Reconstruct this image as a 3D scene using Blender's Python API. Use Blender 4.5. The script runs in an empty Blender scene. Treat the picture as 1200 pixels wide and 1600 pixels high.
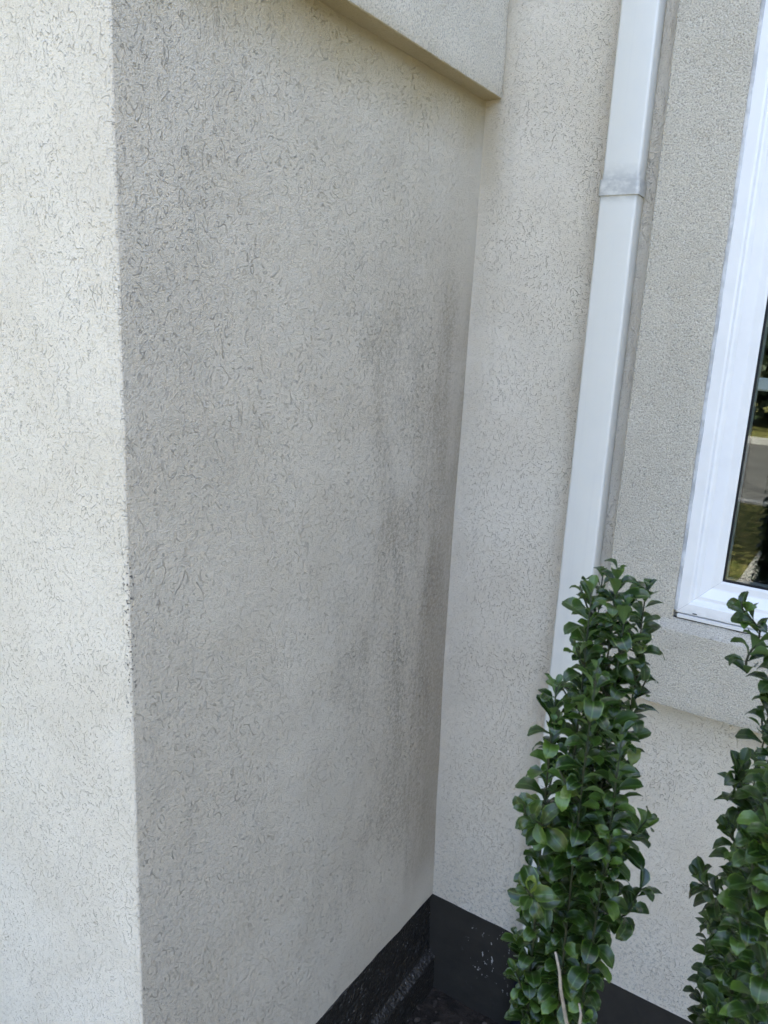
import bpy, bmesh, math, random
from mathutils import Vector, Matrix, noise as mnoise

random.seed(7)
scene = bpy.context.scene
COL = scene.collection
R = math.radians

# ------------------------------------------------------------------ camera
cam_data = bpy.data.cameras.new('camera')
cam = bpy.data.objects.new('camera', cam_data)
COL.objects.link(cam)
CAM = Vector((0.84734, -1.64, 1.7652))
FWD = Vector((-0.52695496, 0.81727531, -0.23319419))
RGT = Vector((0.83324872, 0.5508433, 0.04762588))
UPV = Vector((-0.16737691, 0.16921207, 0.97126322))
m = Matrix((RGT, UPV, -FWD)).transposed().to_4x4()
m.translation = CAM
cam.matrix_world = m
cam_data.sensor_fit = 'VERTICAL'
cam_data.sensor_height = 36.0
cam_data.lens = 1196.98 / 1600 * 36.0
cam_data.clip_start = 0.02
cam_data.clip_end = 600
cam_data.dof.use_dof = True
cam_data.dof.focus_distance = 1.6
cam_data.dof.aperture_fstop = 11.0
scene.camera = cam
FPX = 1196.98

def project(p):
    d = Vector(p) - CAM
    z = d.dot(FWD)
    return 600 + FPX * d.dot(RGT) / z, 800 - FPX * d.dot(UPV) / z, z

def at(px, py, depth):
    return CAM + (FWD + RGT * ((px - 600) / FPX) + UPV * ((800 - py) / FPX)) * depth

# ------------------------------------------------------------------ sky, sun, exposure
SUN_EL, SUN_AZ = R(60), R(-25)          # the sun stands behind the house (+y)
world = bpy.data.worlds.new('World')
scene.world = world
world.use_nodes = True
wn = world.node_tree
wn.nodes.clear()
sky = wn.nodes.new('ShaderNodeTexSky')
sky.sky_type = 'NISHITA'
sky.sun_disc = False
sky.sun_elevation = SUN_EL
sky.sun_rotation = SUN_AZ
sky.air_density = 0.6
sky.dust_density = 3.0
sky.ozone_density = 0.6
bg = wn.nodes.new('ShaderNodeBackground')
bg.inputs['Strength'].default_value = 0.13
wo = wn.nodes.new('ShaderNodeOutputWorld')
wn.links.new(sky.outputs[0], bg.inputs[0])
wn.links.new(bg.outputs[0], wo.inputs[0])

sun_data = bpy.data.lights.new('sun', 'SUN')
sun_data.energy = 3.2
sun_data.angle = R(0.55)
sun_data.color = (1.0, 0.95, 0.87)
sun = bpy.data.objects.new('sun', sun_data)
COL.objects.link(sun)
sdir = Vector((math.sin(SUN_AZ) * math.cos(SUN_EL), math.cos(SUN_AZ) * math.cos(SUN_EL), math.sin(SUN_EL)))
sun.rotation_euler = sdir.to_track_quat('Z', 'Y').to_euler()

scene.view_settings.view_transform = 'Standard'
scene.view_settings.look = 'None'
scene.view_settings.gamma = 1.0
scene.view_settings.use_curve_mapping = False
scene.view_settings.exposure = 3.60
scene.cycles.max_bounces = 10
scene.cycles.diffuse_bounces = 3
scene.cycles.transparent_max_bounces = 12
scene.cycles.sample_clamp_indirect = 8

# ------------------------------------------------------------------ node helper
class NT:
    def __init__(self, name):
        self.mat = bpy.data.materials.new(name)
        self.mat.use_nodes = True
        self.t = self.mat.node_tree
        self.t.nodes.clear()
        self.out = self.t.nodes.new('ShaderNodeOutputMaterial')
    def n(self, typ, **kw):
        nd = self.t.nodes.new('ShaderNode' + typ)
        for k, v in kw.items():
            setattr(nd, k, v)
        return nd
    def put(self, sock, v):
        if v is None:
            return
        if isinstance(v, bpy.types.NodeSocket):
            self.t.links.new(v, sock)
        elif isinstance(v, (tuple, list)) and len(v) == 3 and sock.type == 'RGBA':
            sock.default_value = (*v, 1)
        else:
            sock.default_value = v
    def math(self, op, a, b=None, c=None, clamp=False):
        nd = self.n('Math', operation=op, use_clamp=clamp)
        for s, v in zip(nd.inputs, (a, b, c)):
            self.put(s, v)
        return nd.outputs[0]
    def add(self, a, b): return self.math('ADD', a, b)
    def sub(self, a, b): return self.math('SUBTRACT', a, b)
    def mul(self, a, b): return self.math('MULTIPLY', a, b)
    def vmath(self, op, a, b):
        nd = self.n('VectorMath', operation=op)
        self.put(nd.inputs[0], a); self.put(nd.inputs[1], b)
        return nd.outputs[0]
    flat = False
    def noise(self, vec, scale, detail=2.0, rough=0.5, dist=0.0, color=False):
        nd = self.n('TexNoise', noise_dimensions='2D' if self.flat else '3D')
        self.put(nd.inputs['Vector'], vec)
        nd.inputs['Scale'].default_value = scale
        nd.inputs['Detail'].default_value = detail
        nd.inputs['Roughness'].default_value = rough
        nd.inputs['Distortion'].default_value = dist
        return nd.outputs['Color' if color else 'Fac']
    def voronoi(self, vec, scale, feature='F1', rand=1.0):
        nd = self.n('TexVoronoi', feature=feature)
        self.put(nd.inputs['Vector'], vec)
        nd.inputs['Scale'].default_value = scale
        nd.inputs['Randomness'].default_value = rand
        return nd
    def step(self, v, lo, hi, a=0.0, b=1.0, smooth=True):
        nd = self.n('MapRange', interpolation_type='SMOOTHSTEP' if smooth else 'LINEAR', clamp=True)
        for s, x in zip(nd.inputs[:5], (v, lo, hi, a, b)):
            self.put(s, x)
        return nd.outputs[0]
    def mix(self, fac, a, b, mode='MIX'):
        nd = self.n('Mix', data_type='RGBA', blend_type=mode)
        self.put(nd.inputs[0], fac)
        self.put(nd.inputs[6], a); self.put(nd.inputs[7], b)
        return nd.outputs[2]
    def pos(self):
        return self.n('NewGeometry').outputs['Position']
    def xyz(self, v):
        nd = self.n('SeparateXYZ'); self.put(nd.inputs[0], v)
        return nd.outputs
    def scale(self, v, s):
        return self.vmath('MULTIPLY', v, s)
    def bump(self, h, strength, dist, normal=None):
        nd = self.n('Bump')
        nd.inputs['Strength'].default_value = strength
        nd.inputs['Distance'].default_value = dist
        self.put(nd.inputs['Height'], h)
        if normal is not None:
            self.put(nd.inputs['Normal'], normal)
        return nd.outputs[0]
    def bsdf(self, color, rough=0.8, normal=None, spec=0.3, **kw):
        nd = self.n('BsdfPrincipled')
        self.put(nd.inputs['Base Color'], color)
        self.put(nd.inputs['Roughness'], rough)
        self.put(nd.inputs['Specular IOR Level'], spec)
        if normal is not None:
            self.put(nd.inputs['Normal'], normal)
        for k, v in kw.items():
            self.put(nd.inputs[k], v)
        self.t.links.new(nd.outputs[0], self.out.inputs[0])
        return nd

STUCCO = (0.600, 0.575, 0.520)

def worm_lines(t, p, scale, seed, bands, width, brk_lo, brk_scale, stretch=(1, 1, 1), detail=0.0):
    """short curved trowel scratches: broken contour lines of a noise field; returns groove, groove with its raised lips"""
    q = t.vmath('ADD', t.scale(p, stretch), seed)
    n = t.noise(q, scale, detail, 0.42)
    f = t.math('FRACT', t.mul(n, float(bands)))
    d = t.math('ABSOLUTE', t.sub(f, 0.5))
    line = t.step(d, 0.0, width * bands, 1.0, 0.0)
    lip = t.step(d, 0.0, width * bands * 2.7, 1.0, 0.0)
    b = t.noise(t.vmath('ADD', q, (3.7, 1.3, 9.1)), brk_scale, 0.0)
    m = t.step(b, brk_lo, brk_lo + 0.08)
    return t.mul(line, m), t.mul(lip, m)

def stucco(name, kind):
    t = NT(name)
    t.flat = True
    xs, ys, zs = t.xyz(t.pos())
    cb = t.n('CombineXYZ')                   # coordinates in the plane of the wall
    t.put(cb.inputs[0], t.math('MULTIPLY_ADD', ys, 1.0, 11.3) if kind == 'side' else t.add(xs, 3.7 if kind == 'front' else 23.1))
    t.put(cb.inputs[1], zs)
    w = cb.outputs[0]
    hz = cb.inputs[0].links[0].from_socket
    warp = t.noise(w, 16, 0.0, color=True)
    p = t.vmath('ADD', w, t.scale(t.vmath('SUBTRACT', warp, (.5, .5, .5)), (.016, .016, 0)))
    big = t.noise(w, 2.3, 2, 0.55)
    dens = t.noise(w, 6.5, 1, 0.5)
    # scratches
    l1, k1 = worm_lines(t, p, 27, (1.1, 5.2, 2.7), 6, 0.0042, 0.565, 60, (1, 0.60, 1), 1.0)
    l2, k2 = worm_lines(t, p, 52, (7.3, 2.2, 4.4), 5, 0.0060, 0.560, 92, (1, 0.75, 1), 1.0)
    l4, k4 = worm_lines(t, p, 110, (2.4, 6.1, 7.7), 4, 0.0100, 0.555, 150)
    wt = {'recess': (0.45, 0.70, 0.85), 'front': (0.60, 0.85, 0.95), 'side': (0.9, 0.9, 0.9)}[kind]
    mx = lambda a, b_, c: t.math('MAXIMUM', t.mul(a, wt[0]), t.math('MAXIMUM', t.mul(b_, wt[1]), t.mul(c, wt[2])))
    dmask = t.step(dens, 0.34, 0.64, 0.48 if kind == 'side' else 0.5, 1.0)
    lines = t.mul(mx(l1, l2, l4), dmask)
    lips = t.mul(mx(k1, k2, k4), dmask)
    strong = t.step(t.noise(w, 24, 1, 0.6), 0.50, 0.68)
    fine = t.noise(w, 380, 2, 0.65)
    lump = t.noise(p, 62, 1, 0.6)
    if kind == 'side':       # smooth trowelled strip beside the inner corner
        smooth = t.step(t.add(ys, t.mul(t.sub(big, 0.5), 0.08)), -0.13, -0.075)
        lines = t.mul(lines, t.math('MULTIPLY_ADD', smooth, -0.85, 1.0))
    if kind == 'recess':
        smooth = t.step(t.add(xs, t.mul(t.sub(big, 0.5), 0.05)), 0.045, 0.015)
        lines = t.mul(lines, t.math('MULTIPLY_ADD', smooth, -0.85, 1.0))
    h = t.add(t.add(t.mul(lines, -1.5), t.mul(lips, 0.85)), t.add(t.mul(fine, 0.95), t.mul(lump, 0.45)))
    nrm = t.bump(h, 1.0, 0.0030 if kind == 'side' else 0.0024)
    # colour: faint mottling; groove shade and dirt painted into the scratches
    mott = t.noise(w, 5.5, 4, 0.6)
    k = 1.12 if kind == 'recess' else 1.0     # the back wall gets a brighter base colour
    col = t.mix(t.step(mott, 0.35, 0.68), (0.656 * k, 0.592 * k, 0.474 * k), (0.614 * k, 0.549 * k, 0.433 * k))
    speck = t.step(t.noise(w, 330, 1, 0.6), 0.64, 0.74)
    dirt_shade = t.noise(t.vmath('ADD', w, (4, 4, 4)), 9, 2, 0.6)
    gfac = t.mul(lines, t.add(t.step(dirt_shade, 0.32, 0.66, 0.02, 0.12), t.mul(strong, 0.22 if kind == 'side' else 0.06)))
    if kind == 'side':
        # grey mildew running down beside the corner, and over the trowelled strip
        streak = t.noise(t.scale(w, (22, 2.4, 1)), 1.0, 4, 0.66)
        blot = t.noise(t.vmath('ADD', t.scale(w, (9, 2.6, 1)), (3.1, 0.7, 0)), 1.0, 4, 0.6)
        gr = t.noise(w, 105, 4, 0.8)
        cloud = t.noise(t.vmath('ADD', t.scale(w, (1.0, 0.45, 1)), (8.2, 1.9, 0)), 6.5, 5, 0.68)
        yb = t.mul(t.step(t.add(ys, t.mul(t.sub(cloud, 0.5), 0.5)), -0.62, -0.20), t.step(ys, -0.02, -0.10, 0.55, 1.0))
        zb = t.mul(t.step(zs, 2.15, 1.70), t.step(zs, 0.25, 0.55))
        mil = t.mul(t.mul(yb, zb), t.mul(t.step(streak, 0.30, 0.66, 0.82, 1.0), t.step(cloud, 0.30, 0.70, 0.32, 1.0)))
        core = t.mul(t.step(t.math('ABSOLUTE', t.add(t.add(ys, 0.235), t.mul(t.sub(big, 0.5), 0.10))), 0.060, 0.002),
                     t.mul(t.step(zs, 1.62, 1.28), t.step(zs, 0.62, 1.05)))
        core = t.mul(core, t.step(streak, 0.30, 0.60))
        strip = t.mul(t.step(t.add(ys, t.mul(t.sub(streak, 0.5), 0.13)), -0.185, -0.085),
                      t.mul(t.step(zs, 2.02, 1.72), t.step(zs, 0.25, 0.42)))
        strip = t.mul(t.mul(strip, t.step(blot, 0.28, 0.60, 0.5, 1.0)), t.step(gr, 0.3, 0.6, 0.7, 1.0))
        arr = t.mul(t.step(ys, -0.60, -0.93), t.step(cloud, 0.32, 0.66, 0.25, 1.0))
        grain = t.step(gr, 0.36, 0.66, 0.25, 1.0)
        milg = t.step(t.add(t.add(gr, t.mul(lines, 0.25)), t.mul(mil, 0.16)), 0.50, 0.74)
        coreg = t.step(t.add(gr, t.mul(core, 0.22)), 0.54, 0.76)
        col = t.mix(t.mul(t.mul(arr, grain), 0.42), col, (0.33, 0.31, 0.27))
        col = t.mix(t.mul(milg, t.step(mil, 0.0, 0.8, 0.0, 0.42)), col, (0.215, 0.182, 0.128))
        col = t.mix(t.mul(mil, 0.20), col, (0.33, 0.28, 0.20))
        col = t.mix(t.mul(coreg, t.step(core, 0.0, 0.8, 0.0, 0.26)), col, (0.17, 0.150, 0.115))
        col = t.mix(t.mul(strip, 0.58), col, (0.28, 0.232, 0.165))
        gfac = t.math('MINIMUM', t.add(gfac, t.mul(t.mul(lines, mil), 0.6)), 0.85)
        # ochre run-off below the trim band
        och = t.step(t.add(zs, t.mul(t.sub(cloud, 0.5), 0.10)), 2.11, 2.245)
        och2 = t.step(t.add(zs, t.mul(t.sub(cloud, 0.5), 0.5)), 1.60, 2.22)
        och2 = t.mul(och2, t.step(ys, -0.85, -0.30, 0.45, 1.0))
        col = t.mix(t.mul(och2, 0.26), col, (0.60, 0.54, 0.39))
        col = t.mix(t.mul(och, 0.78), col, (0.43, 0.345, 0.180))
        # black mould dots on the arris
        dots = t.mul(t.step(ys, -0.962, -0.974), t.step(t.noise(w, 150, 1, 0.5), 0.60, 0.67))
        dots = t.mul(dots, t.step(t.math('ABSOLUTE', t.sub(zs, 1.33)), 0.17, 0.08))
        col = t.mix(t.mul(dots, 0.85), col, (0.03, 0.03, 0.028))
    if kind == 'recess':
        streak = t.noise(t.scale(w, (30, 1.6, 1)), 1.0, 3, 0.6)
        warm = t.mul(t.step(t.add(xs, t.mul(t.sub(streak, 0.5), 0.12)), 0.10, 0.02), t.step(zs, 1.0, 2.2, 0.35, 1.0))
        col = t.mix(t.mul(warm, 0.30), col, (0.42, 0.375, 0.285))
        low = t.mul(t.step(t.add(zs, t.mul(t.sub(mott, 0.5), 0.5)), 0.56, 0.30), t.step(t.noise(w, 120, 3, 0.7), 0.50, 0.72))
        col = t.mix(t.mul(low, 0.45), col, (0.16, 0.16, 0.15))
        och = t.mul(t.step(t.add(zs, t.mul(t.sub(streak, 0.5), 0.3)), 1.98, 2.20), t.step(xs, 0.085, 0.03))
        col = t.mix(t.mul(och, 0.45), col, (0.40, 0.335, 0.21))
    if kind == 'front':
        dots = t.mul(t.step(xs, -0.018, -0.004), t.step(t.noise(w, 150, 1, 0.5), 0.63, 0.68))
        dots = t.mul(dots, t.step(t.math('ABSOLUTE', t.sub(zs, 1.31)), 0.18, 0.08))
        col = t.mix(t.mul(dots, 0.9), col, (0.03, 0.03, 0.028))
    col = t.mix(gfac, col, (0.20, 0.188, 0.165))
    col = t.mix(t.mul(speck, 0.28), col, (0.27, 0.25, 0.22))
    t.bsdf(col, 0.72, nrm, 0.35)
    return t.mat

def sand_finish(name, ochre=False, k=1.0):
    t = NT(name)
    p = t.pos()
    xs, ys, zs = t.xyz(p)
    g1 = t.noise(p, 330, 2, 0.7)
    g2 = t.noise(p, 170, 2, 0.6)
    lump = t.noise(p, 42, 2, 0.5)
    h = t.add(t.mul(g1, 0.8), t.add(t.mul(g2, 0.6), t.mul(lump, 0.5)))
    nrm = t.bump(h, 1.0, 0.0042)
    mott = t.noise(p, 6, 4, 0.6)
    col = t.mix(t.step(mott, 0.36, 0.68), (0.585 * k, 0.535 * k, 0.425 * k), (0.540 * k, 0.490 * k, 0.384 * k))
    pit = t.step(g1, 0.50, 0.34)
    col = t.mix(t.mul(pit, 0.58), col, (0.20, 0.19, 0.17))
    col = t.mix(t.mul(t.step(g1, 0.54, 0.68), 0.45), col, (0.80, 0.76, 0.66))
    spots = t.step(t.noise(p, 95, 1.5, 0.5), 0.70, 0.76)
    col = t.mix(t.mul(spots, 0.55), col, (0.14, 0.14, 0.13))
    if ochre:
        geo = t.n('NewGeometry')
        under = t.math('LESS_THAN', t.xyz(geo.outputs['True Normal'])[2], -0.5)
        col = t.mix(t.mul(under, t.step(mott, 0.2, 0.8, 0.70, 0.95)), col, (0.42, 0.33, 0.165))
        edge = t.step(t.add(zs, t.mul(t.sub(g2, 0.5), 0.05)), 2.285, 2.258)
        col = t.mix(t.mul(edge, 0.25), col, (0.44, 0.39, 0.28))
    t.bsdf(col, 0.85, nrm, 0.25)
    return t.mat

def painted_white(name, base, rough, grime=0.0):
    t = NT(name)
    p = t.pos()
    n = t.noise(p, 18, 4, 0.6)
    col = t.mix(t.step(n, 0.4, 0.75, 0.0, 0.10), base, (0.52, 0.51, 0.48))
    if grime:
        zs = t.xyz(p)[2]
        blot = t.noise(t.scale(p, (1, 1, 1.6)), 34, 3, 0.6)
        g = t.mul(t.step(t.add(zs, t.mul(t.sub(blot, 0.5), 0.06)), 2.105, 2.069), t.step(zs, 2.02, 2.045))
        g = t.mul(g, t.step(blot, 0.34, 0.62, 0.25, 1.0))
        col = t.mix(t.mul(g, grime), col, (0.33, 0.33, 0.31))
        run = t.step(t.noise(t.scale(p, (90, 90, 1.2)), 1.0, 3, 0.6), 0.52, 0.72)
        col = t.mix(t.mul(run, 0.12), col, (0.5, 0.5, 0.47))
    if name == 'white_vinyl':       # welded corner seam and a little dirt along it
        xs, ys, zs = t.xyz(p)
        dd = t.math('ABSOLUTE', t.sub(t.sub(xs, 0.5433), t.sub(zs, 1.2155)))
        seam = t.mul(t.step(dd, 0.0003, 0.0011, 1.0, 0.0), t.step(t.noise(p, 60, 2), 0.35, 0.6, 0.35, 1.0))
        col = t.mix(t.mul(seam, 0.55), col, (0.35, 0.35, 0.34))
        low = t.mul(t.step(t.add(zs, t.mul(t.sub(t.noise(p, 90, 3), 0.5), 0.02)), 1.236, 1.214), 0.35)
        col = t.mix(low, col, (0.45, 0.44, 0.41))
    nrm = t.bump(t.noise(p, 7, 2), 0.25, 0.004)
    t.bsdf(col, rough, nrm, 0.5)
    return t.mat

def plain(name, base, rough=0.6, spec=0.3, vary=None, scale=20, bump=0.0, bscale=200):
    t = NT(name)
    p = t.pos()
    col = base
    if vary:
        col = t.mix(t.step(t.noise(p, scale, 4, 0.6), 0.35, 0.65), base, vary)
    nrm = t.bump(t.noise(p, bscale, 3, 0.6), 1.0, bump) if bump else None
    t.bsdf(col, rough, nrm, spec)
    return t.mat

def black_parge(name, coarse):
    t = NT(name)
    p = t.pos()
    if coarse:
        v = t.voronoi(p, 105)
        h = t.add(t.mul(v.outputs['Distance'], -1.0), t.mul(t.noise(p, 60, 3), 1.2))
        nrm = t.bump(h, 1.0, 0.006)
        fl = t.step(t.noise(p, 130, 2, 0.5), 0.675, 0.72)
        up = t.xyz(t.n('NewGeometry').outputs['True Normal'])[2]
    else:
        nrm = t.bump(t.noise(p, 45, 4, 0.6), 0.8, 0.002)
        q = t.scale(p, (1, 1, 0.55))
        xs, ys, zs = t.xyz(p)
        patch = t.mul(t.step(t.math('ABSOLUTE', t.sub(xs, 0.20)), 0.09, 0.03), t.step(zs, 0.0, 0.07))
        fl = t.mul(t.step(t.noise(q, 85, 2.5, 0.6), 0.635, 0.66), t.mul(patch, t.step(t.noise(p, 19, 1), 0.46, 0.54)))
    kd = 0.55 if coarse else 1.0
    col = t.mix(t.noise(p, 14, 4, 0.6), (0.016 * kd, 0.015 * kd, 0.012 * kd), (0.044 * kd, 0.038 * kd, 0.029 * kd))
    if coarse:
        col = t.mix(t.mul(t.step(up, 0.35, 0.8), 0.6), col, (0.050, 0.045, 0.038))      # paler on upward faces such as the ledge top
    col = t.mix(t.mul(fl, 0.45 if coarse else 0.85), col, (0.45, 0.43, 0.39))
    t.bsdf(col, 0.62, nrm, 0.35)
    return t.mat

M = {}
M['side'] = stucco('scratched_stucco_side', 'side')
M['front'] = stucco('scratched_stucco_front', 'front')
M['recess'] = stucco('scratched_stucco_recess', 'recess')
M['band'] = sand_finish('sand_finish_band', True, 1.18)
M['trim'] = sand_finish('sand_finish_trim')
M['pipe'] = painted_white('white_aluminium', (0.68, 0.665, 0.59), 0.38, 0.7)
M['vinyl'] = painted_white('white_vinyl', (0.82, 0.81, 0.77), 0.28)
M['rough_black'] = black_parge('rough_black_coating', True)
M['black'] = black_parge('smooth_black_coating', False)
M['boot'] = plain('dark_navy_plastic', (0.006, 0.008, 0.016), 0.4, 0.4)
M['gasket'] = plain('black_rubber', (0.010, 0.012, 0.014), 0.5)
M['bar'] = plain('grey_white_bar', (0.80, 0.82, 0.82), 0.35)
M['caulk'] = plain('old_white_caulk', (0.62, 0.62, 0.60), 0.6, 0.3, (0.40, 0.40, 0.385), 30, 0.001, 160)
M['far_stucco'] = plain('plain_stucco', (0.64, 0.575, 0.455), 0.8, 0.3, (0.60, 0.54, 0.42), 6, 0.003, 90)
M['room'] = plain('dark_room', (0.05, 0.045, 0.04), 0.8)
M['soil'] = plain('dark_soil', (0.018, 0.015, 0.012), 0.95, 0.2, (0.040, 0.032, 0.025), 30, 0.012, 70)
M['chip'] = plain('dark_bark', (0.035, 0.028, 0.022), 0.9, 0.2, (0.09, 0.075, 0.06), 40)
M['straw'] = plain('dry_straw', (0.42, 0.38, 0.28), 0.8)
M['roof'] = plain('roof_shingle', (0.09, 0.085, 0.08), 0.9, 0.2, (0.14, 0.13, 0.12), 12)
M['asphalt'] = plain('worn_asphalt', (0.075, 0.070, 0.064), 0.9, 0.2, (0.105, 0.098, 0.088), 3, 0.004, 90)
M['concrete'] = plain('pebbled_concrete', (0.20, 0.18, 0.15), 0.9, 0.2, (0.42, 0.39, 0.34), 34, 0.006, 60)
M['kerb'] = plain('kerb_concrete', (0.40, 0.37, 0.32), 0.9, 0.2, (0.46, 0.43, 0.38), 6)
M['lawn'] = plain('dry_lawn', (0.085, 0.095, 0.022), 0.95, 0.1, (0.20, 0.17, 0.06), 9, 0.03, 50)
M['bark'] = plain('tree_bark', (0.10, 0.08, 0.06), 0.9, 0.2, (0.06, 0.05, 0.04), 14, 0.01, 40)
M['twig'] = plain('pale_twig_bark', (0.30, 0.26, 0.20), 0.8, 0.2, (0.20, 0.17, 0.13), 60, 0.001, 300)
M['stem'] = plain('green_stem', (0.022, 0.032, 0.010), 0.7, 0.3, (0.040, 0.040, 0.018), 50)

def glass_mat():
    t = NT('window_glass')
    g = t.n('BsdfGlass')
    g.inputs['Color'].default_value = (0.86, 0.89, 0.88, 1)
    g.inputs['Roughness'].default_value = 0.0
    g.inputs['IOR'].default_value = 1.52
    t.t.links.new(g.outputs[0], t.out.inputs[0])
    return t.mat
M['glass'] = glass_mat()

def leaf_mat():
    t = NT('glossy_evergreen_leaf')
    uv = t.n('UVMap').outputs[0]
    u, v, _ = t.xyz(uv)
    geo = t.n('NewGeometry')
    oi = t.n('ObjectInfo')
    rnd = t.math('FRACT', t.add(geo.outputs['Random Per Island'], oi.outputs['Random']))
    au = t.math('ABSOLUTE', u)
    rib = t.step(au, 0.03, 0.12, 1.0, 0.0)
    edge = t.step(au, 0.84, 0.98)
    col = t.mix(rnd, (0.008, 0.023, 0.003), (0.026, 0.056, 0.005))
    fresh = t.step(rnd, 0.80, 0.97)
    col = t.mix(t.mul(fresh, 0.7), col, (0.090, 0.160, 0.018))
    p = t.pos()
    col = t.mix(t.mul(t.step(t.noise(p, 130, 2), 0.45, 0.7), 0.35), col, (0.012, 0.036, 0.010))
    col = t.mix(t.mul(rib, 0.45), col, (0.10, 0.17, 0.045))
    col = t.mix(t.mul(edge, 0.55), col, (0.13, 0.21, 0.03))
    back = geo.outputs['Backfacing']
    col = t.mix(t.mul(back, 0.8), col, (0.075, 0.135, 0.040))
    vein = t.noise(t.n('Combine' + 'XYZ').outputs[0] if False else uv, 7, 2, 0.5)
    nrm = t.bump(t.add(vein, t.mul(rib, -0.5)), 0.35, 0.001)
    yel = t.step(rnd, 0.993, 0.996)
    col = t.mix(t.mul(yel, 0.4), col, (0.16, 0.17, 0.03))
    rough = t.math('MULTIPLY_ADD', back, 0.3, t.math('MULTIPLY_ADD', rnd, 0.14, 0.24))
    b = t.bsdf(col, rough, nrm, 0.55)
    tr = t.n('BsdfTranslucent')
    t.put(tr.inputs[0], t.mix(0.5, col, (0.12, 0.22, 0.02)))
    mx = t.n('MixShader')
    mx.inputs[0].default_value = 0.13
    t.t.links.new(b.outputs[0], mx.inputs[1]); t.t.links.new(tr.outputs[0], mx.inputs[2])
    t.t.links.new(mx.outputs[0], t.out.inputs[0])
    return t.mat
M['leaf'] = leaf_mat()

def crown_mat(name, a, b):
    t = NT(name)
    geo = t.n('NewGeometry')
    col = t.mix(geo.outputs['Random Per Island'], a, b)
    t.bsdf(col, 0.6, None, 0.3)
    return t.mat
M['crown'] = crown_mat('tree_leaves', (0.030, 0.055, 0.014), (0.070, 0.105, 0.028))
M['crown_dark'] = crown_mat('dark_tree_leaves', (0.016, 0.028, 0.010), (0.036, 0.052, 0.018))

# ------------------------------------------------------------------ object helpers
def link(name, mesh, mat=None, parent=None):
    if mat is not None and not mesh.materials:
        mesh.materials.append(mat)
    o = bpy.data.objects.new(name, mesh)
    COL.objects.link(o)
    if parent is not None:
        o.parent = parent
    return o

def from_bm(name, bm, mat, parent=None, smooth=False):
    me = bpy.data.meshes.new(name)
    bm.normal_update()
    bm.to_mesh(me); bm.free()
    if smooth:
        for f in me.polygons: f.use_smooth = True
    return link(name, me, mat, parent)

def from_data(name, verts, faces, mat, parent=None, smooth=False):
    me = bpy.data.meshes.new(name)
    me.from_pydata([tuple(v) for v in verts], [], faces)
    me.update()
    if smooth:
        for f in me.polygons: f.use_smooth = True
    return link(name, me, mat, parent)

def thing(name, label, cat, group=None):
    o = bpy.data.objects.new(name, None)
    COL.objects.link(o)
    o.empty_display_size = 0.1
    o['label'] = label; o['category'] = cat
    if group: o['group'] = group
    return o

def struct(o):
    o['kind'] = 'structure'
    return o

def stops(a, b, step, r=0.0):
    n = max(1, int(round((b - a - 2 * r) / step)))
    mid = [a + r + (b - a - 2 * r) * i / n for i in range(n + 1)]
    if r:
        return [a, a + r * .18, a + r * .5] + mid + [b - r * .5, b - r * .18, b]
    return mid

def rough_box(name, lo, hi, mat, parent, step=0.03, r=0.005, amp=0.0012, freq=30, steps=None):
    """a box with rounded, slightly uneven edges"""
    steps = steps or (step,) * 3
    ax = [stops(lo[i], hi[i], steps[i], min(r, (hi[i] - lo[i]) * 0.4)) for i in range(3)]
    bm = bmesh.new()
    cache = {}
    lo_v, hi_v = Vector(lo), Vector(hi)
    def vert(x, y, z):
        k = (round(x, 6), round(y, 6), round(z, 6))
        if k in cache: return cache[k]
        p = Vector((x, y, z))
        rr = [min(r, (hi[i] - lo[i]) * 0.4) for i in range(3)]
        rm = min(rr)
        q = Vector([min(max(p[i], lo[i] + rm), hi[i] - rm) for i in range(3)])
        d = p - q
        if d.length > 1e-9:
            p = q + d.normalized() * rm
            p += d.normalized() * (mnoise.noise(p * freq) * amp + mnoise.noise(p * freq * 3.1) * amp * 0.6)
        v = bm.verts.new(p)
        cache[k] = v
        return v
    for a in range(3):
        b, c = (a + 1) % 3, (a + 2) % 3
        for side in (0, 1):
            val = (lo if side == 0 else hi)[a]
            B, Cc = ax[b], ax[c]
            for i in range(len(B) - 1):
                for j in range(len(Cc) - 1):
                    quad = []
                    for bi, cj in ((i, j), (i + 1, j), (i + 1, j + 1), (i, j + 1)):
                        co = [0, 0, 0]; co[a] = val; co[b] = B[bi]; co[c] = Cc[cj]
                        quad.append(vert(*co))
                    if side == 0: quad.reverse()
                    try: bm.faces.new(quad)
                    except ValueError: pass
    return from_bm(name, bm, mat, parent, True)

def box_into(bm, lo, hi):
    vs = [bm.verts.new((x, y, z)) for x in (lo[0], hi[0]) for y in (lo[1], hi[1]) for z in (lo[2], hi[2])]
    for f in ((0, 1, 3, 2), (4, 6, 7, 5), (0, 4, 5, 1), (2, 3, 7, 6), (0, 2, 6, 4), (1, 5, 7, 3)):
        bm.faces.new([vs[i] for i in f])

def simple_box(name, lo, hi, mat, parent=None, bevel=0.0):
    bm = bmesh.new()
    box_into(bm, lo, hi)
    if bevel:
        bmesh.ops.bevel(bm, geom=bm.edges[:], offset=bevel, segments=2, affect='EDGES')
    return from_bm(name, bm, mat, parent)

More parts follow.
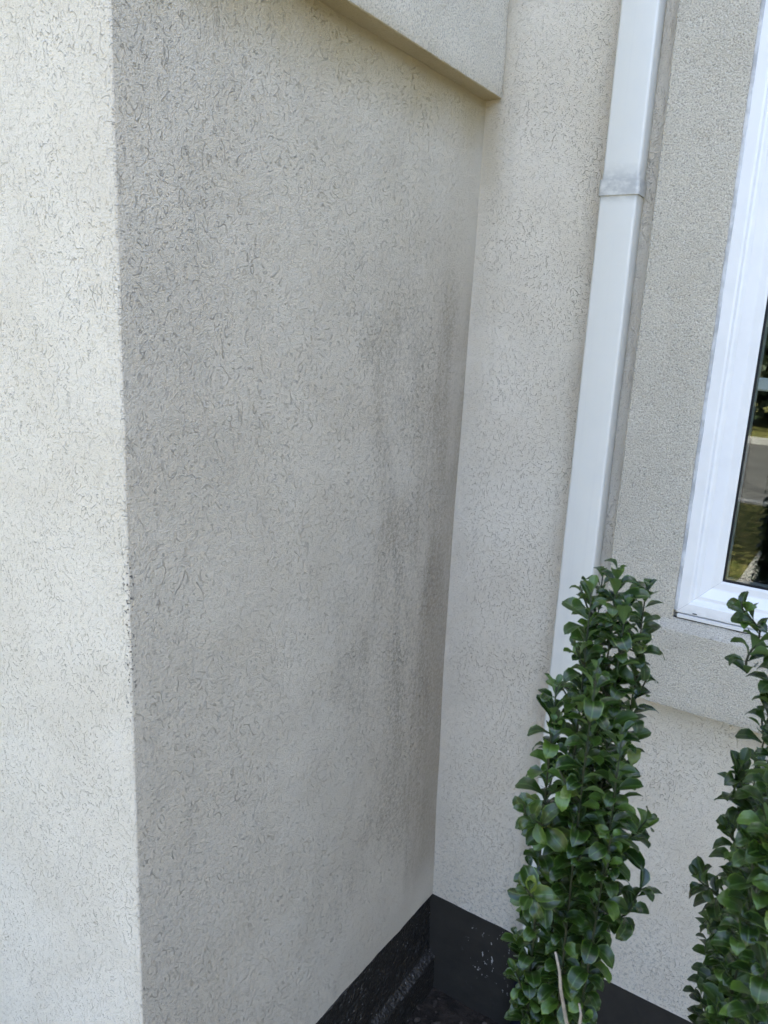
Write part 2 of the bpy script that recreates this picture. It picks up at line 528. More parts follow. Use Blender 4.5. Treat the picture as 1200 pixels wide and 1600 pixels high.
def tube(bm, pts, radii, sides=8):
    rings = []
    prev = None
    for i, p in enumerate(pts):
        d = (Vector(pts[min(i + 1, len(pts) - 1)]) - Vector(pts[max(i - 1, 0)])).normalized()
        a = prev if prev is not None else (Vector((1, 0, 0)) if abs(d.x) < 0.9 else Vector((0, 1, 0)))
        a = (a - d * a.dot(d)).normalized()
        prev = a
        b = d.cross(a)
        rings.append([bm.verts.new(Vector(p) + (a * math.cos(2 * math.pi * k / sides) + b * math.sin(2 * math.pi * k / sides)) * radii[i]) for k in range(sides)])
    for r0, r1 in zip(rings, rings[1:]):
        for k in range(sides):
            bm.faces.new((r0[k], r0[(k + 1) % sides], r1[(k + 1) % sides], r1[k]))
    bm.faces.new(rings[-1])
    bm.faces.new(list(reversed(rings[0])))

# ------------------------------------------------------------------ the ground
def sheet(name, x0, x1, y0, y1, z, mat, nx=1, ny=1, fn=None):
    vs, fs = [], []
    for j in range(ny + 1):
        for i in range(nx + 1):
            x = x0 + (x1 - x0) * i / nx; y = y0 + (y1 - y0) * j / ny
            vs.append((x, y, z + (fn(x, y) if fn else 0)))
    for j in range(ny):
        for i in range(nx):
            a = j * (nx + 1) + i
            fs.append((a, a + 1, a + nx + 2, a + nx + 1))
    return struct(from_data(name, vs, fs, mat, None, True))

sheet('lawn', -200, 200, -200, 200, -0.10, M['lawn'])
sheet('soil_bed', -0.2, 6.0, -1.25, 0.05, -0.055, M['soil'], 120, 50,
      lambda x, y: mnoise.noise(Vector((x * 9, y * 9, 1))) * 0.010 + mnoise.noise(Vector((x * 30, y * 30, 4))) * 0.006)
simple_box('walkway', (0.07, -8.35, -0.14), (1.55, -1.30, -0.05), M['concrete'], None, 0.01)['kind'] = 'structure'
sheet('road', -200, 200, -15.6, -8.55, -0.175, M['asphalt'])
# the lawn sheet is cut away under the road by lying lower there: kerbs hold the step
bpy.data.objects.remove(bpy.data.objects['lawn'])
sheet('lawn', -200, 200, -8.50, 200, -0.10, M['lawn'])
sheet('verge', -200, 200, -200, -15.65, -0.10, M['lawn'])
simple_box('kerb', (-60, -8.60, -0.30), (60, -8.42, -0.07), M['kerb'], None, 0.015)['kind'] = 'structure'
simple_box('kerb', (-60, -15.75, -0.30), (60, -15.55, -0.05), M['kerb'], None, 0.015)['kind'] = 'structure'

# ------------------------------------------------------------------ the house
house = thing('house', 'cream stucco house with a recessed corner, white-framed window and black foundation', 'house')
WD = 0.978        # depth of the recess
ZF = 0.24         # lower edge of the stucco
ZT = 5.40         # wall top

def corner_bow(z):
    pts = [(0.2, .013), (0.6, .004), (0.95, -.003), (1.3, -.004), (1.6, -.001), (2.0, .002), (2.3, .003), (3.4, .003)]
    for (a, u), (b, v) in zip(pts, pts[1:]):
        if z <= b:
            k = max(0, min(1, (z - a) / (b - a))); k = k * k * (3 - 2 * k)
            return u + (v - u) * k
    return pts[-1][1]

def wave(a, b, s):
    return mnoise.noise(Vector((a * 3.1, b * 3.1, s))) * 0.0022 + mnoise.noise(Vector((a * 11, b * 11, s + 5))) * 0.0010

def grid_wall(name, us, zs, fn, mat, flip=False):
    vs = [fn(u, z) for z in zs for u in us]
    n = len(us)
    for i in range(n):       # ragged lower edge
        v = Vector(vs[i]); v.z += mnoise.noise(v * 21) * 0.0035 + mnoise.noise(v * 70) * 0.0018; vs[i] = v
    fs = []
    for j in range(len(zs) - 1):
        for i in range(n - 1):
            q = (j * n + i, j * n + i + 1, (j + 1) * n + i + 1, (j + 1) * n + i)
            fs.append(tuple(reversed(q)) if flip else q)
    return from_data(name, vs, fs, mat, house, True)

RA = 0.0032
zs_wall = [ZF + 0.0255 * i for i in range(101)] + [3.2, 4.0, ZT]
# front wall (faces -y), ends in a rounded arris at x = 0
fu = [-4.0, -2.5, -1.2] + [-0.9 + 0.03 * i for i in range(30)]
fu = [u for u in fu if u < -RA - 0.004] + [-RA]
arc = [(-RA + RA * math.sin(a), -WD + RA - RA * math.cos(a)) for a in [math.pi / 2 * k / 6 for k in range(1, 7)]]
def front_fn(u, z):
    e = mnoise.noise(Vector((0, 7, z * 9))) * 0.0009 + mnoise.noise(Vector((0, 3, z * 38))) * 0.0005
    if isinstance(u, tuple):
        return (u[0] + e, u[1], z)
    k = min(1, max(0, (-u - RA) / 0.08))
    return (u + (e if u == -RA else 0), -WD - wave(u, z, 2) * k, z)
grid_wall('wall', fu + arc, zs_wall, front_fn, M['front'])
# side wall of the recess (faces +x)
su = [-WD + RA + (WD - RA) * i / 40 for i in range(41)]
def side_fn(u, z):
    k = max(0.0, 1 + u / WD)
    edge = min(1, (u + WD - RA) / 0.08) * min(1, -u / 0.05 + 0.15)
    e = (mnoise.noise(Vector((0, 7, z * 9))) * 0.0009 + mnoise.noise(Vector((0, 3, z * 38))) * 0.0005) * max(0, 1 - (u + WD - RA) / 0.05)
    return (corner_bow(z) * k ** 1.5 + wave(u, z, 9) * edge + e, u, z)
grid_wall('wall', su, zs_wall, side_fn, M['side'])
# back wall of the recess (faces -y) with the window opening left out
WX0, WX1, WZ0, WZ1 = 0.5418, 1.75, 1.214, 2.62
bu = [-0.02 + 0.02 * i for i in range(28)] + [WX0 + 0.01, 1.0, WX1 - 0.01, 2.2, 3.5, 5.0]
bz = sorted(set([z for z in zs_wall if abs(z - WZ0) > 0.012 and abs(z - WZ1) > 0.012] + [WZ0 - 0.012, WZ1 + 0.012]))
def back_fn(u, z):
    k = min(1, max(0, u / 0.05))
    return (u, wave(u, z, 17) * k, z)
vs = [back_fn(u, z) for z in bz for u in bu]
for i in range(len(bu)):
    v = Vector(vs[i]); v.z += mnoise.noise(v * 21) * 0.0030 + mnoise.noise(v * 70) * 0.0015; vs[i] = v
fs = []
for j in range(len(bz) - 1):
    for i in range(len(bu) - 1):
        xm, zm = (bu[i] + bu[i + 1]) / 2, (bz[j] + bz[j + 1]) / 2
        if WX0 < xm < WX1 and WZ0 - 0.011 < zm < WZ1 + 0.011: continue
        q = j * len(bu) + i
        fs.append((q, q + 1, q + len(bu) + 1, q + len(bu)))
from_data('wall', vs, fs, M['recess'], house, True)
# the returns that close the house body at its far ends
simple_box('wall', (-4.0, -WD + 0.01, -0.2), (-3.9, 8, ZT), M['far_stucco'], house)
simple_box('wall', (4.9, 0.02, -0.2), (5.0, 8, ZT), M['far_stucco'], house)
simple_box('wall', (-3.9, 7.9, -0.2), (4.9, 8, ZT), M['far_stucco'], house)

# wing added out of view on the right, to darken the recess walls
simple_box('wall', (3.1, -2.6, -0.2), (5.0, 0.02, 3.0), M['far_stucco'], house)
# foundation: rough on the side wall with a low ledge, smooth on the back wall
def foundation(name, path, prof, mat, n=60, amp=0.0):
    """prof: (offset out from the wall, z)"""
    (x0, y0), (x1, y1), (nx, ny) = path
    vs, fs = [], []
    for i in range(n + 1):
        k = i / n
        for d, z in prof:
            p = Vector((x0 + (x1 - x0) * k, y0 + (y1 - y0) * k, z))
            j = mnoise.noise(p * 26) * amp + mnoise.noise(p * 75) * amp * 0.6
            vs.append(p + Vector((nx, ny, 0)) * (d + j) + Vector((0, 0, j * 0.8 if z < ZF - .01 else 0)))
    m_ = len(prof)
    for i in range(n):
        for j in range(m_ - 1):
            a = i * m_ + j
            fs.append((a, a + m_, a + m_ + 1, a + 1))
    return from_data(name, vs, fs, mat, house, False)
def fine_prof(pts, step):
    out = []
    for (a, b), (c, d) in zip(pts, pts[1:]):
        k = max(1, int(math.hypot(c - a, d - b) / step))
        out += [(a + (c - a) * i / k, b + (d - b) * i / k) for i in range(k)]
    return out + [pts[-1]]
fside = foundation('foundation', ((0.004, -WD), (0.004, 0.0), (1, 0)),
                   fine_prof([(-0.02, ZF + 0.004), (0.003, ZF - 0.001), (0.008, 0.16), (0.013, 0.065), (0.032, 0.046), (0.035, -0.16)], 0.012), M['rough_black'], 90, 0.0045)
fback = foundation('foundation', ((0.0, 0.0), (5.0, 0.0), (0, -1)),
                   fine_prof([(-0.02, ZF + 0.004), (0.0015, ZF - 0.001), (0.003, 0.10), (0.004, -0.16)], 0.03), M['black'], 120, 0.0012)
foundation('foundation', ((-4.0, -WD), (0.0, -WD), (0, -1)),
           fine_prof([(-0.02, ZF + 0.004), (-0.003, ZF - 0.001), (0.004, -0.16)], 0.05), M['rough_black'], 60, 0.003)

# projecting trim band high on the side wall (wraps on to the front)
rough_box('trim_band', (-0.02, -WD - 0.040, 2.2555), (0.0417, -0.0005, 2.80), M['band'], house, 0.03, 0.004, 0.0016, 34, (0.03, 0.02, 0.04))
rough_box('trim_band', (-4.0, -WD - 0.0417, 2.2575), (-0.021, -WD + 0.02, 2.80), M['band'], house, 0.05, 0.004, 0.0012, 34, (0.15, 0.04, 0.08))

# stucco surround of the window
TJ = 0.0328
rough_box('window_surround', (0.3996, -TJ, 1.1995), (WX0, 0.05, 2.76), M['trim'], house, 0.02, 0.0035, 0.0013, 60, (0.02, 0.04, 0.018))
rough_box('window_surround', (WX1, -TJ, 1.1995), (WX1 + 0.142, 0.05, 2.76), M['trim'], house, 0.05, 0.0035, 0.0012, 60)
rough_box('window_surround', (WX0 + 0.001, -TJ + 0.002, WZ1), (WX1 - 0.001, 0.05, 2.758), M['trim'], house, 0.05, 0.0035, 0.0012, 60)
# sill: sloping top
sill = rough_box('window_sill', (0.3880, -0.0574, 1.0167), (WX1 + 0.16, 0.05, 1.1879), M['trim'], house, 0.02, 0.0028, 0.0013, 55, (0.02, 0.012, 0.02))
for v in sill.data.vertices:
    if v.co.z > 1.17:
        v.co.z += max(0.0, (v.co.y + 0.0534)) * 0.62 if v.co.y < -0.015 else 0.0384 * 0.62
rough_box('caulk', (WX0 - 0.0005, -0.0305, 1.222), (WX0 + 0.0065, -0.012, 2.61), M['caulk'], house, 0.02, 0.002, 0.0007, 40, (0.004, 0.01, 0.012))

# window
win = link('window', bpy.data.meshes.new('window'), None, house)
bpy.data.objects.remove(win)
prof = [(0.0, 0.03), (0.0, -0.0215), (0.003, -0.0265), (0.024, -0.0265), (0.0280, -0.0245), (0.0315, -0.0180), (0.0345, -0.0165), (0.0415, -0.0165),
        (0.0440, -0.0145), (0.0590, -0.0035), (0.0615, -0.0028), (0.0745, -0.0028), (0.0785, -0.0015), (0.0790, 0.004)]
def frame_ring(name, prof, mat, parent, x0, x1, z0, z1, smooth=False):
    vs, fs = [], []
    for u, y in prof:
        vs += [(x0 + u, y, z0 + u), (x1 - u, y, z0 + u), (x1 - u, y, z1 - u), (x0 + u, y, z1 - u)]
    for i in range(len(prof) - 1):
        for k in range(4):
            a, b = i * 4 + k, i * 4 + (k + 1) % 4
            fs.append((a, b, b + 4, a + 4))
    return from_data(name, vs, fs, mat, parent, smooth)
fx0 = WX0 + 0.0015
win = frame_ring('window', prof, M['vinyl'], house, fx0, WX1 - 0.001, 1.2155, WZ1 - 0.002)
frame_ring('gasket', [(0.0780, 0.0005), (0.0828, 0.0005), (0.0828, 0.006)], M['gasket'], win, fx0, WX1 - 0.001, 1.2155, WZ1 - 0.002)
frame_ring('spacer', [(0.0828, 0.0070), (0.0860, 0.0070), (0.0860, 0.0180)], plain('spacer_grey', (0.30, 0.32, 0.32), 0.4), win, fx0, WX1 - 0.001, 1.2155, WZ1 - 0.002)
gx0, gx1, gz0, gz1 = fx0 + 0.079, WX1 - 0.08, 1.2155 + 0.079, WZ1 - 0.081
simple_box('pane', (gx0, 0.0020, gz0), (gx1, 0.0055, gz1), M['glass'], win)
simple_box('pane', (gx0, 0.0190, gz0), (gx1, 0.0225, gz1), M['glass'], win)
zc = 1.6945
for z in (zc, zc + 0.40, ):
    bm = bmesh.new(); box_into(bm, (gx0 + 0.004, 0.0080, z - 0.0125), (gx1 - 0.004, 0.0160, z + 0.0125))
    bmesh.ops.bevel(bm, geom=[e for e in bm.edges if abs(e.verts[0].co.x - e.verts[1].co.x) > .1], offset=0.0032, segments=1, affect='EDGES')
    from_bm('muntin', bm, M['bar'], win)
simple_box('muntin', ((gx0 + gx1) / 2 - 0.012, 0.0085, gz0 + 0.004), ((gx0 + gx1) / 2 + 0.012, 0.0155, gz1 - 0.004), M['bar'], win)
# thin lower nailing lip and weep slot of the frame
simple_box('frame_lip', (fx0 + 0.006, -0.0300, 1.2075), (WX1 - 0.01, -0.012, 1.2150), M['vinyl'], win, 0.001)
simple_box('weep_slot', (0.5790, -0.0272, 1.2200), (0.5875, -0.0262, 1.2222), M['gasket'], win)
simple_box('joint_gap', (WX0 + 0.0005, -0.0260, 1.2035), (WX1 - 0.01, -0.012, 1.2074), M['gasket'], win)
# room behind the glass
bm = bmesh.new(); box_into(bm, (0.35, 0.055, 0.9), (2.4, 3.0, 2.75))
for f in [f for f in bm.faces if f.calc_center_median().y < 0.06]: bm.faces.remove(f)
from_bm('room', bm, M['room'], house)
# roof, eaves
bm = bmesh.new()
for lo, hi in (((-4.35, -WD - 0.25, ZT), (5.35, 8.35, ZT + 0.14)),):
    vs = [bm.verts.new(c) for c in ((lo[0], -0.30, hi[2]), (hi[0], -0.30, hi[2]), (hi[0], hi[1], hi[2]), (lo[0], hi[1], hi[2]), (-1.0, 3.5, 7.2), (2.0, 3.5, 7.2))]
    for f in ((0, 1, 5, 4), (1, 2, 5), (2, 3, 4, 5), (3, 0, 4), (3, 2, 1, 0)): bm.faces.new([vs[i] for i in f])
rf = from_bm('roof', bm, M['roof'], house)
simple_box('eave_soffit', (-4.35, -WD - 0.25, ZT), (0.25, -0.31, ZT + 0.137), M['vinyl'], rf)
simple_box('eave_soffit', (-4.35, -0.30, ZT), (5.35, 8.35, ZT + 0.139), M['vinyl'], rf)
simple_box('eave_soffit', (2.85, -2.85, 3.002), (5.35, -0.01, 3.13), M['vinyl'], rf)  # eave of the added, unseen wing

# ------------------------------------------------------------------ downpipe
dp = thing('downpipe', 'white rectangular metal downpipe running down the stucco wall beside the window', 'downpipe')
dp.location = (0.333, -0.03, 0.0)
def rect_tube(name, x0, x1, y0, y1, z0, z1, r, mat, parent, amp=0.0006):
    ring = []
    for cx, cy, a0 in ((x1 - r, y0 + r, -90), (x1 - r, y1 - r, 0), (x0 + r, y1 - r, 90), (x0 + r, y0 + r, 180)):
        for k in range(5):
            a = R(a0 + 90 * k / 4)
            ring.append((cx + r * math.cos(a), cy + r * math.sin(a)))
    n = max(1, int((z1 - z0) / 0.05))
    vs, fs = [], []
    for j in range(n + 1):
        z = z0 + (z1 - z0) * j / n
        for (x, y) in ring:
            vs.append((x + mnoise.noise(Vector((x * 4, y * 4, z * 5))) * amp - 0.333, y + mnoise.noise(Vector((x * 4, 9, z * 4))) * amp + 0.03, z))
    m_ = len(ring)
    for j in range(n):
        for k in range(m_):
            a, b = j * m_ + k, j * m_ + (k + 1) % m_
            fs.append((a, b, b + m_, a + m_))
    fs.append(tuple(reversed(range(m_)))); fs.append(tuple(range(n * m_, n * m_ + m_)))
    o = from_data(name, vs, fs, mat, parent, True)
    o.data.set_sharp_from_angle(angle=R(40))
    return o
PX0, PX1, PY0, PY1 = 0.2970, 0.3716, -0.0545, -0.0055
rect_tube('pipe_section', PX0, PX1, PY0, PY1, 0.236, 2.0435, 0.0055, M['pipe'], dp)
rect_tube('joint_collar', PX0 - 0.003, PX1 + 0.003, PY0 - 0.0032, PY1 + 0.002, 2.0405, 2.0700, 0.0065, M['pipe'], dp, 0.0010)
rect_tube('pipe_section', PX0 + 0.0008, PX1 - 0.0008, PY0 + 0.0008, PY1 - 0.001, 2.0705, ZT - 0.01, 0.0055, M['pipe'], dp)
rect_tube('drain_boot', PX0 - 0.006, PX1 + 0.010, PY0 - 0.008, PY1 - 0.0005, -0.08, 0.234, 0.012, M['boot'], dp, 0.002)

# ------------------------------------------------------------------ shrubs
def leaf_mesh(seed):
    rng = random.Random(seed)
    NL, NW = 7, 4
    curl = rng.uniform(0.3, 1.5); cup = rng.uniform(0.15, 0.65); tw = rng.uniform(-0.25, 0.25); wav = rng.uniform(0, 0.05)
    vs, fs, uvs = [], [], []
    # centre line integrates a growing bend; unit length
    y = z = 0.0
    cl = []
    steps = 28
    for i in range(steps + 1):
        s = i / steps
        cl.append((y, z))
        th = 0.22 - curl * s ** 1.6 * 1.5
        y += math.cos(th) / steps; z += math.sin(th) / steps
    for j in range(NL + 1):
        s = j / NL
        s2 = 1 - (1 - s) ** 1.35 if j > NL * .6 else s
        cy, cz = cl[min(steps, int(round(s2 * steps)))]
        if s2 < 0.12: w = 0.035 + s2 * 0.35
        else:
            k = (s2 - 0.12) / 0.88
            w = 0.066 + 0.215 * math.sin(math.pi * min(1.0, k ** 1.30)) ** 0.72 if k < 0.985 else 0.03
            w *= (1 - max(0, k - 0.93) * 5)
        for i in range(NW + 1):
            u = -1 + 2 * i / NW
            zz = cz + cup * w * (u * u) * 1.1 + wav * math.sin(s * 9 + u * 2) * abs(u) * 0.4
            vs.append((u * w + tw * w * 0.2 * s, cy - 0.02 * u * u * s, zz + tw * u * w * s))
            uvs.append((u, s2))
    for j in range(NL):
        for i in range(NW):
            a = j * (NW + 1) + i
            fs.append((a, a + 1, a + NW + 2, a + NW + 1))
    return vs, fs, uvs

LEAVES = [leaf_mesh(100 + i) for i in range(9)]
def mesh_with_uv(name, vs, fs, uvs, mat):
    me = bpy.data.meshes.new(name)
    me.from_pydata(vs, [], fs)
    uvl = me.uv_layers.new(name='UVMap')
    for lp in me.loops:
        uvl.data[lp.index].uv = uvs[lp.vertex_index]
    for f in me.polygons: f.use_smooth = True
    me.materials.append(mat)
    me.update()
    return me
LEAF_MESH = [mesh_with_uv('leaf', *L, M['leaf']) for L in LEAVES]

def shoot_leaves(pts, lmax, rng, out, start=0.0, gap=0.0105, tip=True):
    """opposite pairs, each pair turned a quarter from the last"""
    segs = [(Vector(a), Vector(b)) for a, b in zip(pts, pts[1:])]
    total = sum((b - a).length for a, b in segs)
    d = start
    az = rng.uniform(0, 6.28)
    while d < total:
        k = d
        for a, b in segs:
            l = (b - a).length
            if k <= l: break
            k -= l
        p = a + (b - a) * min(1, k / l)
        t = (b - a).normalized()
        rem = total - d
        young = max(0.0, 1 - rem / 0.035) if tip else 0
        ref = Vector((1, 0, 0)) if abs(t.x) < 0.8 else Vector((0, 1, 0))
        e1 = (ref - t * ref.dot(t)).normalized(); e2 = t.cross(e1)
        for sgn in (0, math.pi):
            phi = az + sgn + rng.uniform(-0.3, 0.3)
            r = e1 * math.cos(phi) + e2 * math.sin(phi)
            al = rng.gauss(R(62), R(11)) * (1 - 0.55 * young) 
            Ld = t * math.cos(al) + r * math.sin(al)
            N = t * math.sin(al) - r * math.cos(al)
            roll = rng.gauss(0, 0.25)
            X = Ld.cross(N)
            N2 = N * math.cos(roll) + X * math.sin(roll); X2 = Ld.cross(N2)
            ln = lmax * rng.uniform(0.62, 1.14) * (1 - 0.42 * young)
            mat = Matrix((X2 * ln, Ld * ln, N2 * ln)).transposed().to_4x4()
            mat.translation = p + r * 0.0015
            out.append((mat, rng.randrange(len(LEAVES))))
        az += math.pi / 2 + rng.uniform(-0.25, 0.25)
        d += gap * rng.uniform(0.7, 1.35)

def shrub(name, label, base, shoots, laterals, bare, lmax, seed):
    rng = random.Random(seed)
    root = thing(name, label, 'shrub', 'upright evergreen shrubs in front of the window')
    root.location = base
    B = Vector(base)
    leaves = []
    def stem_obj(pts, r0, r1, nm, mat, sides=7):
        bm = bmesh.new()
        n = len(pts)
        tube(bm, [Vector(p) - B for p in pts], [r0 + (r1 - r0) * i / (n - 1) for i in range(n)], sides)
        from_bm(nm, bm, mat, root, True)
    for top, foot, gapf, leafed in shoots:
        top, foot = Vector(top), Vector(foot)
        n = 12
        side = Vector((rng.uniform(-1, 1), rng.uniform(-1, 1), 0)) * 0.010
        pts = []
        for i in range(n + 1):
            k = i / n
            pts.append(foot.lerp(top, k) + side * math.sin(k * 7 + seed) * (0.4 + k) + Vector((top.x - foot.x, top.y - foot.y, 0)) * (0.10 * math.sin(math.pi * k)))
        tot = (top - foot).length
        stem_obj(pts, 0.0034 if tot > 0.4 else 0.0016, 0.0008, 'stem' if tot > 0.4 else 'twig', M['stem'])
        shoot_leaves(pts, lmax, rng, leaves, max(0.0, tot - leafed), 0.0084 * gapf)
        # short side twigs all the way up
        h = max(0.15, tot - leafed + 0.04)
        while h < tot - 0.05 and tot > 0.4:
            k = h / tot
            p = pts[min(n - 1, int(k * n))].lerp(pts[min(n, int(k * n) + 1)], k * n - int(k * n))
            a = rng.uniform(0, 6.28)
            ln = rng.uniform(0.02, 0.052) * laterals
            d = Vector((math.cos(a), math.sin(a), rng.uniform(0.7, 1.7))).normalized()
            q = [p, p + d * ln * 0.55, p + d * ln + Vector((0, 0, ln * 0.25))]
            stem_obj(q, 0.0015, 0.0009, 'twig', M['stem'], 5)
            shoot_leaves(q, lmax * 0.92, rng, leaves, 0.014, 0.012)
            h += rng.uniform(0.030, 0.060)
    for a, b, c in bare:
        stem_obj([a, a.lerp(b, 0.5) + Vector((0.0015, 0, 0)), b, b.lerp(c, 0.5) - Vector((0.0012, 0, 0)), c], 0.0010, 0.0021, 'bare_twig', M['twig'])
    # the leaves one can pick apart: nearest to the viewer and inside the picture
    sc = []
    for mt, k in leaves:
        c = mt @ Vector((0, 0.6, 0))
        x, y, z = project(c)
        inside = -30 < x < 1230 and 0 < y < 1630
        sc.append((0 if inside else 1, z, mt, k))
    order = sorted(range(len(sc)), key=lambda i: (sc[i][0], sc[i][1]))
    for i in order[:300]:
        _, _, mt, k = sc[i]
        o = bpy.data.objects.new('leaf', LEAF_MESH[k])
        COL.objects.link(o)
        o.parent = root
        o.matrix_local = Matrix.Translation(-B) @ mt
    vs, fs, uvs = [], [], []
    for i in order[300:]:
        _, _, mt, k = sc[i]
        v0 = len(vs)
        lv, lf, lu = LEAVES[k]
        vs += [tuple((mt @ Vector(v)) - B) for v in lv]
        fs += [tuple(q + v0 for q in f) for f in lf]
        uvs += lu
    if vs:
        me = mesh_with_uv('foliage', vs, fs, uvs, M['leaf'])
        o = link('foliage', me, None, root)
        o['kind'] = 'stuff'
    return root

def gp(px, py, depth, z=None):
    p = at(px, py, depth)
    return p

# left shrub: main column plus lower shoots beside it
def vert_foot(p, dx=0, dy=0, z=-0.05):
    return Vector((p.x + dx, p.y + dy, z))
tops = [(966, 886, 0.835, 1.0, .86), (998, 912, 0.865, 1.05, .86), (918, 920, 0.815, 1.05, .86), (943, 896, 0.865, 1.1, .86), (985, 950, 0.815, 1.1, .86), (874, 1070, 0.827, 1.1, .80), (940, 1040, 0.80, 1.2, .80),
        (1012, 1280, 0.85, 1.2, .10), (1015, 1395, 0.85, 1.2, .09), (828, 1262, 0.815, 1.2, .09), (822, 1385, 0.81, 1.2, .09), (965, 1140, 0.80, 1.2, .7)]
t1 = at(*tops[0][:3])
c0 = Vector((t1.x - 0.005, t1.y - 0.005, -0.05))
def branch_foot(p, core):
    """where a short side shoot leaves the column: lower down and further in"""
    q = Vector((core.x, core.y, p.z - 0.085))
    return q.lerp(Vector((p.x, p.y, p.z - 0.085)), 0.25)
shoots = []
for a, b, c, g, l in tops:
    p = at(a, b, c)
    shoots.append((p, c0.lerp(vert_foot(p), 0.42) if l > .5 else branch_foot(p, c0), g, l))
bare = [(at(868, 1488, 0.73), at(876, 1545, 0.735), at(896, 1640, 0.75)), (at(905, 1568, 0.73), at(906, 1600, 0.73), at(908, 1660, 0.74))]
shrub('evergreen_shrub', 'narrow upright glossy green shrub standing in front of the white downpipe', tuple(c0), shoots, 0.75, bare, 0.0335, 11)

# right shrub, cut by the picture's edge, nearer to the camera
tops = [(1178, 942, 0.90, 1.2, .085), (1205, 1010, 0.92, 1.4, .50), (1150, 1185, 0.90, 1.2, .10), (1185, 1200, 0.88, 1.2, .62), (1268, 900, 0.76, 1.0, .86), (1212, 1175, 0.70, 1.1, .70), (1100, 1362, 0.90, 1.1, .075),
        (1250, 1230, 0.66, 1.0, .70), (1165, 1480, 0.86, 1.2, .30), (1132, 1525, 0.88, 1.3, .05)]
s1 = at(*tops[0][:3])
c1 = Vector((s1.x + 0.03, s1.y - 0.07, -0.05))
shoots = []
for a, b, c, g, l in tops:
    p = at(a, b, c)
    shoots.append((p, c1.lerp(vert_foot(p), 0.85) if l > .11 else branch_foot(p, at(1185, b + 60, c)), g, l))
shrub('evergreen_shrub', 'upright glossy green shrub below the window, cut off by the right edge of the picture', tuple(c1), shoots, 0.8, [], 0.034, 23)

# ------------------------------------------------------------------ trees across the road and on the lawn (seen mirrored in the window)
def crown_mesh(name, seed, rad, n, leaf, mat, flat=0.8):
    rng = random.Random(seed)
    blobs = [(Vector((rng.uniform(-.6, .6) * rad, rng.uniform(-.6, .6) * rad, rng.uniform(-.5, .5) * rad * flat)), rng.uniform(.35, .6) * rad) for _ in range(11)]
    vs, fs = [], []
    for _ in range(n):
        c, r = rng.choice(blobs)
        d = Vector((rng.gauss(0, 1), rng.gauss(0, 1), rng.gauss(0, 1))).normalized() * r * rng.random() ** 0.4
        p = c + d
        a = Vector((rng.gauss(0, 1), rng.gauss(0, 1), rng.gauss(0, 1))).normalized()
        b = a.orthogonal().normalized()
        l = leaf * rng.uniform(.6, 1.3)
        k = len(vs)
        vs += [p - a * l, p + b * l * .5, p + a * l, p - b * l * .5]
        fs.append((k, k + 1, k + 2, k + 3))
    me = bpy.data.meshes.new(name)
    me.from_pydata([tuple(v) for v in vs], [], fs)
    me.materials.append(mat)
    return me
def trunk_mesh(h, rad, seed):
    rng = random.Random(seed)
    bm = bmesh.new()
    tube(bm, [(0, 0, -0.15), (0.03, 0, h * .3), (-.02, .05, h * .6), (0, 0, h)], [rad * 1.3, rad, rad * .8, rad * .45], 10)
    for k in range(6):
        a = k * 1.05 + rng.uniform(0, .5)
        z = h * rng.uniform(.5, .85)
        e = Vector((math.cos(a), math.sin(a), 0.9)) * rng.uniform(.6, 1.0) * h * 0.3
        tube(bm, [(0, 0, z), Vector((0, 0, z)) + e * .5, Vector((0, 0, z)) + e + Vector((0, 0, .1))], [rad * .45, rad * .3, rad * .12], 6)
    me = bpy.data.meshes.new('trunk'); bm.to_mesh(me); bm.free()
    me.materials.append(M['bark'])
    return me
def tree(label, loc, tm, cm, cz, s=1.0, rz=0.0, group=None):
    r = thing('tree', label, 'tree', group)
    r.location = loc; r.scale = (s, s, s); r.rotation_euler = (0, 0, rz)
    link('trunk', tm, None, r)
    c = link('crown', cm, None, r)
    c.location = (0, 0, cz)
    return r
tm1 = trunk_mesh(3.4, 0.11, 3)
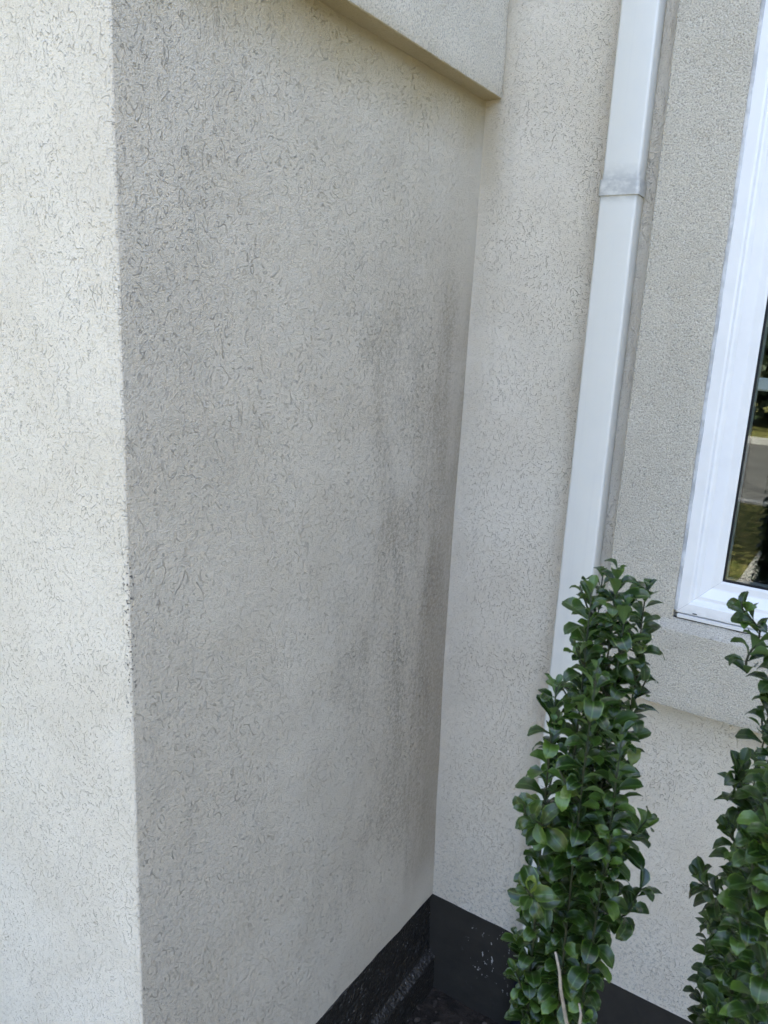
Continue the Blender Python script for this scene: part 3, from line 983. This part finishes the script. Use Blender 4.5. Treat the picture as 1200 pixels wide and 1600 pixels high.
tree('small leafy tree on the front lawn casting the shade mirrored in the window', (-1.3, -5.2, -0.1), tm1, crown_mesh('crown', 5, 1.55, 8000, 0.075, M['crown'], 0.5), 3.85)
tm2 = trunk_mesh(4.5, 0.2, 4)
cm2 = crown_mesh('crown', 8, 3.6, 9000, 0.17, M['crown_dark'], 1.0)
spots = [(-10.5, -19.5, 1.0, 'dark'), (-5.6, -18.6, 0.86, ''), (-1.2, -19.4, 1.0, ''), (3.4, -18.8, 0.9, ''), (8.2, -19.6, 1.05, '')]
for i, (x, y, s, _) in enumerate(spots):
    tree('dark leafy tree across the road, mirrored in the window glass', (x, y, -0.1), tm2, cm2, 2.9, s, i * 1.3, 'dark trees across the road')

# ------------------------------------------------------------------ litter on the soil
rng = random.Random(5)
bm = bmesh.new()
for _ in range(900):
    x, y = rng.uniform(0.0, 1.3), rng.uniform(-1.0, -0.02)
    s = rng.uniform(0.004, 0.014)
    mt = Matrix.Translation((x, y, -0.052 + s * 0.2 + mnoise.noise(Vector((x * 9, y * 9, 1))) * 0.010)) @ Matrix.Rotation(rng.uniform(0, 6.3), 4, 'Z') @ Matrix.Rotation(rng.uniform(-.5, .5), 4, 'X') @ Matrix.Diagonal((s * rng.uniform(1, 2.6), s, s * 0.5, 1))
    bmesh.ops.create_icosphere(bm, subdivisions=1, radius=0.5, matrix=mt)
lit = from_bm('bark_litter', bm, M['chip'])
lit['kind'] = 'stuff'; lit['label'] = 'dark bark chips and crumbs strewn over the soil at the wall foot'; lit['category'] = 'litter'
for a, b, lab in (((0.10, -0.18), (0.145, -0.235), 'thin dry straw lying on the black soil in the wall corner'),):
    bm = bmesh.new()
    tube(bm, [Vector((0, 0, 0)), Vector(((b[0] - a[0]) * .5, (b[1] - a[1]) * .5, 0.006)), Vector((b[0] - a[0], b[1] - a[1], 0.001))], [0.0012, 0.0012, 0.0007], 5)
    o = from_bm('straw', bm, M['straw'])
    o.location = (a[0], a[1], -0.046)
    o['label'] = lab; o['category'] = 'straw'
